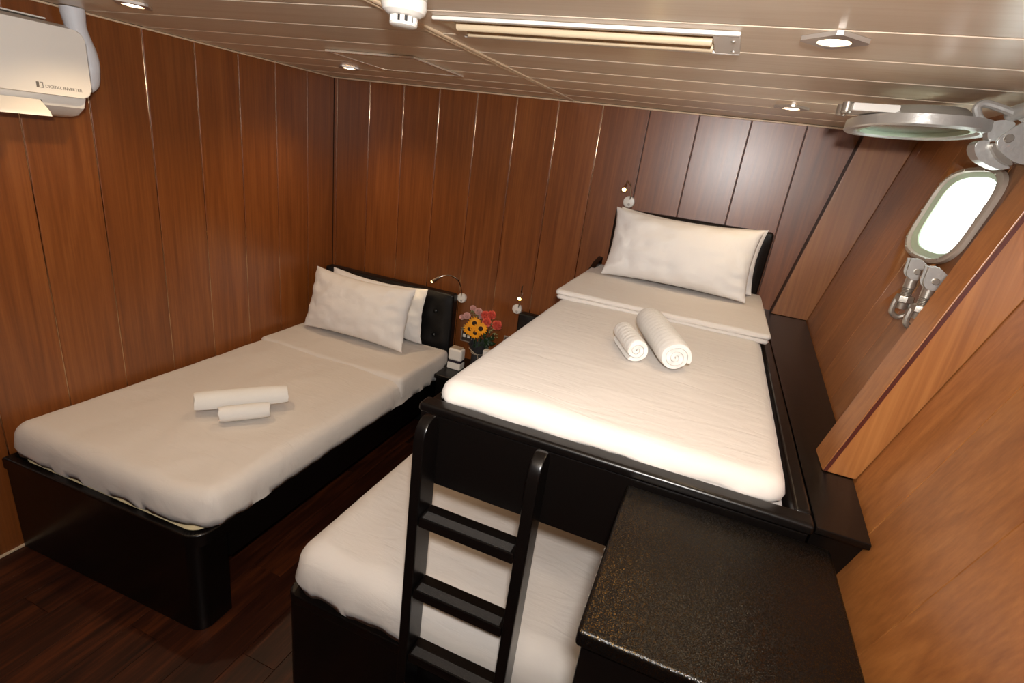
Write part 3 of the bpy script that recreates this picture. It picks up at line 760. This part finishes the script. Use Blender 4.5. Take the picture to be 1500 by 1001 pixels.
# ------------------------------------------------------------------ tall cabinet in front of the bunk
cab = thing('cabinet', (.15, .80, 0), 'tall black cabinet with a speckled textured top in front of the bunk', 'cabinet')
BX('body', (-.040, .333, .612, 1.008, .0005, 1.180), M_BLACK, cab, bev=.004)
bm = bmesh.new(); box(bm, -.049, .347, .597, 1.011, 1.1805, 1.212, bev=.007, seg=3); obj('top', bm, M_SPECK, cab)
for k in range(7):
    bm = bmesh.new(); lathe(bm, [(.0035, 0), (.003, .0015), (0, .0025)], Matrix.Translation((-.049, .66 + k * .024, 1.196)) @ frame_from((-1, 0, 0)), 8); obj('nail_head', bm, M_STEEL, cab)

# ------------------------------------------------------------------ nightstand and things on it
ns = thing('nightstand', (-1.2, 2.76, 0), 'small black nightstand between the two beds', 'nightstand')
BX('body', (-1.358, -1.03, 2.60, YB - .014, .0005, .505), M_BLACK, ns, bev=.004)
BX('top', (-1.366, -1.022, 2.585, YB - .012, .5055, .532), M_BLACK, ns, bev=.006, seg=3)
bm = bmesh.new(); lathe(bm, [(.007, 0), (.006, .003), (0, .004)], Matrix.Translation((-1.245, 2.5845, .518)) @ frame_from((0, -1, 0)), 10); obj('indicator_light', bm, M_GLED, ns)

dv = thing('bedside_device', (-1.30, 2.73, .5325), 'small white plastic device with a dark band on the nightstand', 'device')
bm = bmesh.new(); prism(bm, [(-1.345, 2.710, .5325), (-1.258, 2.710, .5325), (-1.258, 2.770, .5325), (-1.345, 2.770, .5325)], (0, 0, .045), bev=.006); obj('base', bm, M_WHITE, dv)
BX('band', (-1.344, -1.259, 2.712, 2.768, .578, .589), plain('dark_purple_band', '#2d2430', .4), dv, bev=.002)
bm = bmesh.new(); box(bm, -1.347, -1.256, 2.709, 2.771, .5895, .668, bev=.014, seg=4); obj('upper_shell', bm, M_WHITE, dv)
bm = bmesh.new(); box(bm, -1.335, -1.268, 2.716, 2.764, .6685, .672, bev=.001); obj('top_plate', bm, plain('beige_plate', '#b7a48d', .5), dv)

# bouquet in dark paper
BQ = Vector((-1.185, 2.80, .5325))
bq = thing('flower_bouquet', BQ, 'bouquet of sunflowers, pink roses and coral carnations in dark paper on the nightstand', 'flowers')
M_PAPER = plain('charcoal_paper', '#2b292b', .75, bump=.2, bscale=80); M_LEAF = plain('deep_green_leaf', '#1d3516', .5)
bm = bmesh.new(); ns_ = 28
prof = [(.040, 0), (.043, .03), (.040, .10), (.046, .14), (.062, .175)]
rings = []
for ra, h in prof:
    rings.append([bm.verts.new(BQ + Vector((ra * (1 + (.10 if h > .12 else .02) * math.sin(6 * t)) * math.cos(t), ra * (1 + (.10 if h > .12 else .02) * math.sin(6 * t)) * math.sin(t), h + .0005 + (.012 * math.sin(5 * t) if h > .16 else 0)))) for t in (2 * math.pi * k / ns_ for k in range(ns_))])
for a, b in zip(rings, rings[1:]):
    for k in range(ns_): bm.faces.new((a[k], a[(k + 1) % ns_], b[(k + 1) % ns_], b[k]))
bm.faces.new(rings[0][::-1]); wrap = obj('paper_wrap', bm, M_PAPER, bq, angle=60)
bm = bmesh.new(); zt_ = .118
tube(bm, [BQ + Vector((.0435 * math.cos(t), .0435 * math.sin(t), zt_)) for t in (2 * math.pi * k / 24 for k in range(25))], .003, 6)
tube(bm, spline([BQ + Vector(p) for p in ((.012, -.043, .118), (.026, -.048, .085), (.036, -.050, .040))], 6), .0025, 6)
tube(bm, spline([BQ + Vector(p) for p in ((.012, -.043, .118), (-.01, -.050, .130), (-.045, -.045, .150))], 6), .0025, 6)
obj('twine', bm, plain('pale_twine', '#a99a86', .9), wrap)
def petal(bm, M_, l, w, cup, n=4):
    rows = []
    for k in range(n + 1):
        t = k / n; ww = w * max(0.0, math.sin(math.pi * min(.97, (.12 + .86 * t)))) ** .8; z = cup * t * t * l
        rows.append([bm.verts.new(M_ @ Vector((l * t, s * ww / 2, z + abs(s) * .15 * w))) for s in (-1, 0, 1)])
    for a, b in zip(rows, rows[1:]):
        for s in (0, 1): bm.faces.new((a[s], a[s + 1], b[s + 1], b[s]))
M_SUN = plain('sunflower_yellow', '#f0a315', .6); M_SEED = plain('sunflower_centre', '#2a1509', .9, bump=.6, bscale=500)
M_PINK = plain('rose_pink', '#f7cfc6', .6); M_CORAL = plain('carnation_coral', '#fa7d66', .6)
def sunflower(c, nrm, R_):
    base = Matrix.Translation(c) @ frame_from(nrm); bm = bmesh.new()
    for ring, (nn, l, cup) in enumerate(((15, R_, .15), (13, R_ * .82, .4))):
        for k in range(nn): petal(bm, base @ Matrix.Rotation(2 * math.pi * (k + .5 * ring) / nn + random.uniform(-.08, .08), 4, 'Z') @ Matrix.Translation((R_ * .22, 0, .002 * ring)), l * .8, R_ * .34, cup)
    o = obj('sunflower', bm, M_SUN, bq, angle=60)
    bm = bmesh.new(); lathe(bm, [(R_ * .36, -.002), (R_ * .36, .004), (R_ * .25, .008), (0, .006)], base, 14); obj('flower_centre', bm, M_SEED, o)
def rose(c, nrm, R_, m, frilly=False, name='rose'):
    base = Matrix.Translation(c) @ frame_from(nrm); bm = bmesh.new()
    for lay in range(5):
        rr = R_ * (.25 + .19 * lay); nn = 3 + lay + (3 if frilly else 0); h = R_ * (1.0 - .17 * lay)
        for k in range(nn):
            a0 = 2 * math.pi * k / nn + lay * .7; wd = 2 * math.pi / nn * .72; rows = []
            for j in range(5):
                t = j / 4; rad_ = rr * (.35 + .65 * math.sin(t * math.pi * .6)) * (1 + (.12 * math.sin(3 * k + j) if frilly else 0)); z_ = -R_ * .5 + (h + R_ * .5) * t
                rows.append([bm.verts.new(base @ Vector((rad_ * math.cos(a0 + s * wd), rad_ * math.sin(a0 + s * wd), z_ - abs(s) * R_ * .12 * t + (random.uniform(-.1, .1) * R_ if frilly else 0)))) for s in (-1, -.33, .33, 1)])
            for a, b in zip(rows, rows[1:]):
                for s in range(3): bm.faces.new((a[s], a[s + 1], b[s + 1], b[s]))
    return obj(name, bm, m, bq, angle=70)
def fl_at(u, v, yy): return PX(u, v, 1, yy)
for (u, v, yy, R_) in ((695, 474, 2.765, .042), (688, 482, 2.750, .040), (704, 482, 2.752, .042), (696, 488, 2.742, .038)):
    c = fl_at(u, v, yy); sunflower(c, (CAM - c).normalized() + Vector((0, 0, .25)), R_)
for (u, v, yy, R_) in ((693, 452, 2.83, .020), (701, 457, 2.81, .024), (684, 463, 2.80, .024), (677, 465, 2.79, .018), (704, 464, 2.82, .015)):
    c = fl_at(u, v, yy); rose(c, (CAM - c).normalized() + Vector((0, 0, .6)), R_, M_PINK)
for (u, v, yy, R_) in ((711, 462, 2.82, .026), (720, 462, 2.83, .027), (713, 473, 2.79, .027), (728, 477, 2.80, .030)):
    c = fl_at(u, v, yy); rose(c, (CAM - c).normalized() + Vector((0, 0, .5)), R_, M_CORAL, True, 'carnation')
for k in range(26):
    a = random.uniform(0, 2 * math.pi); rr = random.uniform(.02, .065); bm = bmesh.new()
    c = BQ + Vector((.01 + rr * math.cos(a), .02 + .5 * rr * math.sin(a), random.uniform(.155, .26)))
    petal(bm, Matrix.Translation(c) @ frame_from((math.cos(a) * .5, -.6, .8), (math.cos(a), math.sin(a), .5)), random.uniform(.035, .06), .022, -.2); obj('leaf', bm, M_LEAF, bq)
M_SPRIG = plain('sprig_green', '#8d8f62', .7)
for (u, v, yy) in ((690, 458, 2.82), (696, 464, 2.80), (720, 476, 2.80), (719, 484, 2.77), (724, 492, 2.78), (679, 480, 2.77)):
    c = fl_at(u, v, yy); bm = bmesh.new()
    for k in range(9): bmesh.ops.create_icosphere(bm, subdivisions=1, radius=.0045, matrix=Matrix.Translation(c + Vector([random.uniform(-.016, .016) for _ in range(3)])))
    obj('filler_sprig', bm, M_SPRIG, bq)
bm = bmesh.new()
for k in range(12):
    a = 2 * math.pi * k / 12; tube(bm, [BQ + Vector((.012 * math.cos(a), .012 * math.sin(a), .02)), BQ + Vector((.03 * math.cos(a), .02 * math.sin(a), .15)), BQ + Vector((.01 + .075 * math.cos(a), .02 + .03 * math.sin(a), .25))], .0022, 5)
obj('stems', bm, M_LEAF, bq)

# white carton beside the bouquet
ct = PX(719.5, 503, 1, 2.71)
bxo = thing('small_carton', (ct.x, ct.y, .5325), 'small white carton with a dark mark beside the bouquet on the nightstand', 'box')
bm = bmesh.new(); box(bm, ct.x - .040, ct.x + .042, 2.690, 2.732, .640, .718, bev=.004); obj('carton_top', bm, M_WHITE, bxo)
bm = bmesh.new(); box(bm, ct.x - .030, ct.x + .034, 2.693, 2.730, .5327, .6395, bev=.003); obj('stand', bm, plain('pinkish_brown_board', '#8d6250', .6), bxo)
bm = bmesh.new(); prism(bm, [(ct.x + .006, 2.6895, .668), (ct.x + .012, 2.6895, .664), (ct.x + .032, 2.6895, .690), (ct.x + .026, 2.6895, .694)], (0, .0008, 0)); obj('printed_mark', bm, M_GREY, bxo)

# wall sockets
def socket(u, v, w, h, label):
    c = PX(u, v, 1, YB - .006); o = thing('wall_socket', (c.x, YB, c.z - h / 2), label, 'socket', 'wall sockets')
    BX('face_plate', (c.x - w / 2, c.x + w / 2, YB - .010, YB - .0005, c.z - h / 2, c.z + h / 2), plain('satin_plate', '#b8aca0', .35, .4), o, bev=.003)
    BX('insert', (c.x - w / 2 + .008, c.x + w / 2 - .008, YB - .012, YB - .0101, c.z - h / 2 + .008, c.z + h / 2 - .008), plain('dark_insert', '#3b302a', .5), o, bev=.001)
    for s in (-.016, .016): BX('outlet', (c.x + s - .010, c.x + s + .010, YB - .0145, YB - .0121, c.z - .011, c.z + .011), M_WHITE, o, bev=.001)
socket(684, 492, .085, .085, 'square wall socket behind the white device and sunflowers')
socket(747, 503, .090, .085, 'square wall socket beside the lower bunk headboard')

# ------------------------------------------------------------------ reading lamps
def reading_lamp(base, path, head_dir, label, watt):
    b = Vector(base); o = thing('reading_lamp', b, label, 'lamp', 'gooseneck reading lamps on the back wall')
    bm = bmesh.new(); lathe(bm, [(0, 0), (.029, 0), (.030, .004), (.030, .020), (.027, .024), (.012, .026), (0, .026)], Matrix.Translation((b.x, YB - .0005, b.z)) @ frame_from((0, -1, 0)), 24); bs = obj('base', bm, M_WHITE, o)
    bm = bmesh.new(); lathe(bm, [(.007, 0), (.007, .004), (.005, .006), (0, .006)], Matrix.Translation((b.x + .004, YB - .027, b.z - .012)) @ frame_from((0, -1, 0)), 12); obj('switch', bm, plain('grey_switch', '#b9b2aa', .3), bs)
    pts = spline([Vector(p) for p in path], 10)
    bm = bmesh.new(); tube(bm, pts, .0034, 8); obj('gooseneck', bm, M_CHROME, o)
    e = pts[-1]; hd = Vector(head_dir).normalized(); M_ = Matrix.Translation(e) @ frame_from(hd)
    bm = bmesh.new(); lathe(bm, [(0, -.012), (.007, -.010), (.010, 0), (.0105, .040), (.012, .046), (.010, .047), (.009, .040), (0, .040)], M_, 16); hd_o = obj('lamp_head', bm, M_CHROME, o)
    bm = bmesh.new(); lathe(bm, [(.009, .0405), (.0085, .046), (.005, .050), (0, .051)], M_, 14); obj('led_lens', bm, M_LED, hd_o)
    l = bpy.data.lights.new('reading_light', 'SPOT'); l.energy = watt; l.color = (1, .72, .35); l.spot_size = 1.9; l.spot_blend = .8; l.shadow_soft_size = .01
    lo = bpy.data.objects.new('reading_light', l); col.objects.link(lo); lo.parent = o
    lo.matrix_local = Matrix.Translation(e + hd * .056 - b) @ frame_from(-hd)
b1 = PX(676, 437, 1, YB - .02); e1 = PX(642, 407, 1, 2.80)
reading_lamp((b1.x, YB, b1.z), [(b1.x, YB - .024, b1.z + .012), (b1.x + .004, YB - .040, b1.z + .06), PX(672, 412, 1, 2.88), PX(661, 404, 1, 2.85), PX(651, 404, 1, 2.82), e1], PX(632, 413, 1, 2.77) - e1, 'gooseneck reading lamp arching left over the low bed headboard', .35)
b2 = PX(757, 453, 1, YB - .02); e2 = PX(763.5, 431, 1, 2.845)
reading_lamp((b2.x, YB, b2.z), [(b2.x + .01, YB - .024, b2.z + .015), PX(763, 437, 1, 2.90), PX(765, 424, 1, 2.885), PX(766, 418.5, 1, 2.87), PX(764.5, 422, 1, 2.855), e2], (.12, -.75, -.35), 'gooseneck reading lamp beside the lower bunk headboard, curled forward', .35)
b3 = PX(921, 296, 1, YB - .02); e3 = PX(917, 273, 1, 2.86)
reading_lamp((b3.x, YB, b3.z), [(b3.x + .004, YB - .024, b3.z + .015), PX(924, 284, 1, 2.91), PX(924, 272, 1, 2.89), PX(919, 265.5, 1, 2.875), e3], (.02, -.8, -.30), 'gooseneck reading lamp above the upper bunk headboard', .35)

# ------------------------------------------------------------------ air conditioner
ac = thing('air_conditioner', (XL, .96, 1.76), 'white wall-mounted air conditioner with open louver high on the left wall', 'air conditioner')
ay0, ay1 = .56, 1.385
body = [(XL + .001, 1.765), (XL + .075, 1.752), (XL + .125, 1.762), (XL + .165, 1.790), (XL + .180, 1.826), (XL + .180, 2.018), (XL + .165, 2.045), (XL + .12, 2.060), (XL + .001, 2.066)]
bm = bmesh.new(); prism(bm, [(a, ay0, b) for a, b in body], (0, ay1 - ay0 - .004, 0), bev=.012, seg=3); obj('body', bm, M_WHITE, ac, angle=30)
rr_ = .028; fy_, fz0, fz1 = ay1 - .001, 1.826, 2.044; fo = [(ay0, fz0), ]
fo += [(fy_ - rr_ + rr_ * math.sin(math.pi / 2 * k / 6), fz0 + rr_ - rr_ * math.cos(math.pi / 2 * k / 6)) for k in range(7)]
fo += [(fy_ - rr_ + rr_ * math.cos(math.pi / 2 * k / 6), fz1 - rr_ + rr_ * math.sin(math.pi / 2 * k / 6)) for k in range(7)] + [(ay0, fz1)]
bm = bmesh.new(); prism(bm, [(XL + .1805, a, b) for a, b in fo], (.0225, 0, 0), bev=.006, seg=3); panel_o = obj('front_panel', bm, M_WHITE, ac, angle=40)
bm = bmesh.new(); box(bm, XL + .10, XL + .176, ay0 + .03, 1.235, 1.768, 1.812, bev=.002); bmesh.ops.translate(bm, verts=bm.verts, vec=(.004, 0, -.006)); obj('air_slot', bm, M_GREY, ac)
bm = bmesh.new(); lv = [(XL + .178, 1.804), (XL + .186, 1.806), (XL + .232, 1.772), (XL + .240, 1.757), (XL + .232, 1.757), (XL + .218, 1.770)]
prism(bm, [(a, ay0 + .03, b) for a, b in lv], (0, 1.225 - ay0 - .03, 0), bev=.0015); obj('louver', bm, M_WHITE, ac, angle=30)
bm = bmesh.new(); box(bm, XL + .184, XL + .189, ay0 + .05, 1.19, 1.796, 1.800); obj('louver_vane', bm, M_GREY, ac)
bm = bmesh.new(); box(bm, XL + .03, XL + .10, ay0 + .02, 1.33, 2.0665, 2.072, bev=.002); obj('intake_grille', bm, M_WHITE, ac)
def lettering(txt, size, loc, m, parent, rot):
    c = bpy.data.curves.new('lettering', 'FONT'); c.body = txt; c.size = size; c.extrude = .0003; c.align_x = 'RIGHT'
    t = bpy.data.objects.new('lettering_tmp', c); col.objects.link(t); bpy.context.view_layer.update()
    me = bpy.data.meshes.new_from_object(t.evaluated_get(bpy.context.evaluated_depsgraph_get())); bpy.data.objects.remove(t)
    me.materials.clear(); me.materials.append(m); o = bpy.data.objects.new('lettering', me); col.objects.link(o); o.parent = parent
    o.location = Vector(loc) - wloc(parent); o.rotation_euler = rot; return o
lettering('DIGITAL INVERTER', .0135, (XL + .2034, 1.352, 1.846), M_PRINT, panel_o, (math.pi / 2, 0, math.pi / 2))
bm = bmesh.new(); yl = 1.212
prism(bm, [(XL + .2032, yl, 1.844), (XL + .2032, yl + .008, 1.844), (XL + .2032, yl + .008, 1.862), (XL + .2032, yl, 1.862)], (.0005, 0, 0))
for q in (((yl + .011, 1.844), (yl + .020, 1.844), (yl + .020, 1.846), (yl + .011, 1.846)), ((yl + .011, 1.860), (yl + .020, 1.860), (yl + .020, 1.862), (yl + .011, 1.862)), ((yl + .018, 1.846), (yl + .020, 1.846), (yl + .020, 1.860), (yl + .018, 1.860))):
    prism(bm, [(XL + .2032, a, b) for a, b in q], (.0005, 0, 0))
obj('logo_mark', bm, M_PRINT, panel_o)
bm = bmesh.new(); pp = [(XL + .045, 1.455, 1.875), (XL + .045, 1.478, 1.90), (XL + .042, 1.487, 1.95), (XL + .044, 1.468, 2.02), (XL + .046, 1.455, 2.08), (XL + .046, 1.452, ZC - .001)]
sp = spline(pp, 8); tube(bm, sp, [.036 + .0025 * math.sin(k * .37) for k in range(len(sp))], 16)
tag(obj('wrapped_pipe', bm, plain('white_pipe_wrap', '#dfe1e6', .55, bump=.6, bscale=40)), 'white wrapped pipe running from the air conditioner up into the ceiling', 'pipe')

# ------------------------------------------------------------------ ceiling fittings
sd = thing('smoke_detector', (-.714, 1.085, ZC - .065), 'white round smoke detector on the ceiling by the long light fixture', 'smoke detector')
SC = Matrix.Translation((-.714, 1.085, ZC - .0005)) @ frame_from((0, 0, -1)) @ Matrix.Diagonal((.84, .84, .98, 1))
bm = bmesh.new(); lathe(bm, [(0, 0), (.054, 0), (.056, .004), (.056, .016), (.054, .018), (0, .018)], SC, 40); obj('mounting_base', bm, M_WHITE, sd)
bm = bmesh.new(); lathe(bm, [(.050, .0185), (.055, .020), (.056, .034), (.052, .044), (.042, .050), (.036, .052), (0, .052)], SC, 40); obj('housing', bm, M_WHITE, sd)
bm = bmesh.new(); lathe(bm, [(.028, .0522), (.028, .064), (0, .064)], SC, 32); obj('smoke_slots', bm, M_GREY, sd)
for k in range(10):
    bm = bmesh.new(); box(bm, .027, .034, -.0055, .0055, .0522, .0642, bev=.001); bmesh.ops.transform(bm, matrix=SC @ Matrix.Rotation(2 * math.pi * k / 10, 4, 'Z'), verts=bm.verts); obj('rib', bm, M_WHITE, sd)
bm = bmesh.new(); lathe(bm, [(0, .0644), (.035, .0644), (.034, .069), (.028, .072), (0, .073)], SC, 32); obj('cap', bm, M_WHITE, sd)
bm = bmesh.new(); bmesh.ops.create_icosphere(bm, subdivisions=2, radius=.0025, matrix=SC @ Matrix.Translation((.020, .0515, .030))); obj('indicator', bm, M_GREY, sd)

lf = thing('ceiling_light_fixture', (-.41, 1.385, ZC - .02), 'long unlit ceiling light fixture with two cream tubes', 'light fixture')
fx0, fx1, fy0, fy1 = -.77, -.05, 1.290, 1.480
zc_ = ZC - .0005
BX('near_flange', (fx0, fx1, fy0, fy0 + .016, zc_ - .009, zc_), M_WPAINT, lf, bev=.003)
BX('far_flange', (fx0, fx1, fy1 - .012, fy1, zc_ - .010, zc_), M_WPAINT, lf, bev=.003)
BX('end_plate', (fx1 - .055, fx1, fy0 + .0165, fy1 - .0125, zc_ - .009, zc_), M_WPAINT, lf, bev=.002)
BX('end_plate', (fx0, fx0 + .04, fy0 + .0165, fy1 - .0125, zc_ - .006, zc_), M_CREAMSLAT, lf, bev=.002)
BX('back_tray', (fx0 + .0405, fx1 - .0555, fy0 + .0165, fy1 - .0125, zc_ - .002, zc_), M_CREAMSLAT, lf)
for yy in (fy0 + .060, fy0 + .125):
    bm = bmesh.new(); tube(bm, [(fx0 + .042, yy, zc_ - .0095), (fx1 - .057, yy, zc_ - .0095)], .0095, 12); obj('tube', bm, M_CREAMSLAT, lf)
for yy in (fy0 + .05, fy0 + .15):
    bm = bmesh.new(); lathe(bm, [(.005, -.001), (.005, .002), (0, .003)], Matrix.Translation((fx1 - .014, yy, zc_ - .009)) @ frame_from((0, 0, -1)), 10); obj('screw', bm, M_STEEL, lf)

ah = thing('ceiling_hatch', (-1.42, 2.13, ZC - .01), 'square ceiling access hatch with bright metal edges', 'hatch')
hx0, hx1, hy0, hy1 = -1.63, -1.212, 1.925, 2.34
BX('hatch_panel', (hx0 + .012, hx1 - .012, hy0 + .012, hy1 - .012, ZC - .006, ZC - .0005), M_CEIL, ah, bev=.001)
for nm, q in (('edge_strip', (hx0, hx1, hy0, hy0 + .0115)), ('edge_strip', (hx0, hx1, hy1 - .0115, hy1)), ('edge_strip', (hx0, hx0 + .0115, hy0 + .012, hy1 - .012)), ('edge_strip', (hx1 - .0115, hx1, hy0 + .012, hy1 - .012))):
    BX(nm, (*q, ZC - .009, ZC - .0005), M_BRIGHT, ah, bev=.002)

def downlight(x_, y_, label, watt):
    o = thing('downlight', (x_, y_, ZC - .012), label, 'downlight', 'square downlights in the ceiling')
    s = .047
    bm = bmesh.new(); T = Matrix.Translation((x_, y_, ZC - .0005)) @ frame_from((0, 0, -1)); n = 32
    inn = [T @ Vector((.031 * math.cos(t), .031 * math.sin(t), .009)) for t in (2 * math.pi * (k + .5) / n for k in range(n))]
    sq = []
    for k in range(n):
        t = 2 * math.pi * (k + .5) / n; c, q = math.cos(t), math.sin(t); mm = s / max(abs(c), abs(q)); sq.append((c * mm, q * mm))
    A = [bm.verts.new(T @ Vector((a, b, .0))) for a, b in sq]; B = [bm.verts.new(T @ Vector((a, b, .008))) for a, b in sq]; C_ = [bm.verts.new(p) for p in inn]
    D = [bm.verts.new(T @ Vector((.029 * math.cos(t), .029 * math.sin(t), .0))) for t in (2 * math.pi * (k + .5) / n for k in range(n))]
    for P_, Q_ in ((A, B), (B, C_), (C_, D), (D, A)):
        for k in range(n): bm.faces.new((P_[k], P_[(k + 1) % n], Q_[(k + 1) % n], Q_[k]))
    obj('square_plate', bm, plain('satin_nickel', '#c8c0b8', .3, .6), o, angle=30)
    bm = bmesh.new(); lathe(bm, [(0, .0), (.0285, .0), (.0285, .006), (.020, .009), (0, .010)], T, 24); obj('lens', bm, M_LENS, o)
    l = bpy.data.lights.new('downlight_lamp', 'SPOT'); l.energy = watt; l.color = (1, .73, .44); l.spot_size = 2.3; l.spot_blend = .7; l.shadow_soft_size = .025
    lo = bpy.data.objects.new('downlight_lamp', l); col.objects.link(lo); lo.parent = o; lo.location = (0, 0, -.004)
downlight(-1.885, 2.405, 'square downlight near the corner of the left and back walls', DOWNLIGHT_W)
downlight(.147, 2.375, 'square downlight above the upper bunk pillows', DOWNLIGHT_W * .5)
downlight(.123, 1.305, 'square downlight beside the end plate of the long light fixture', DOWNLIGHT_W * .35)
downlight(-1.885, 1.335, 'square downlight above the foot of the low bed', DOWNLIGHT_W)
downlight(-1.885, .265, 'square downlight above the open floor by the left wall', DOWNLIGHT_W * .5)
downlight(.123, .235, 'square downlight above the photographer', DOWNLIGHT_W * .5)
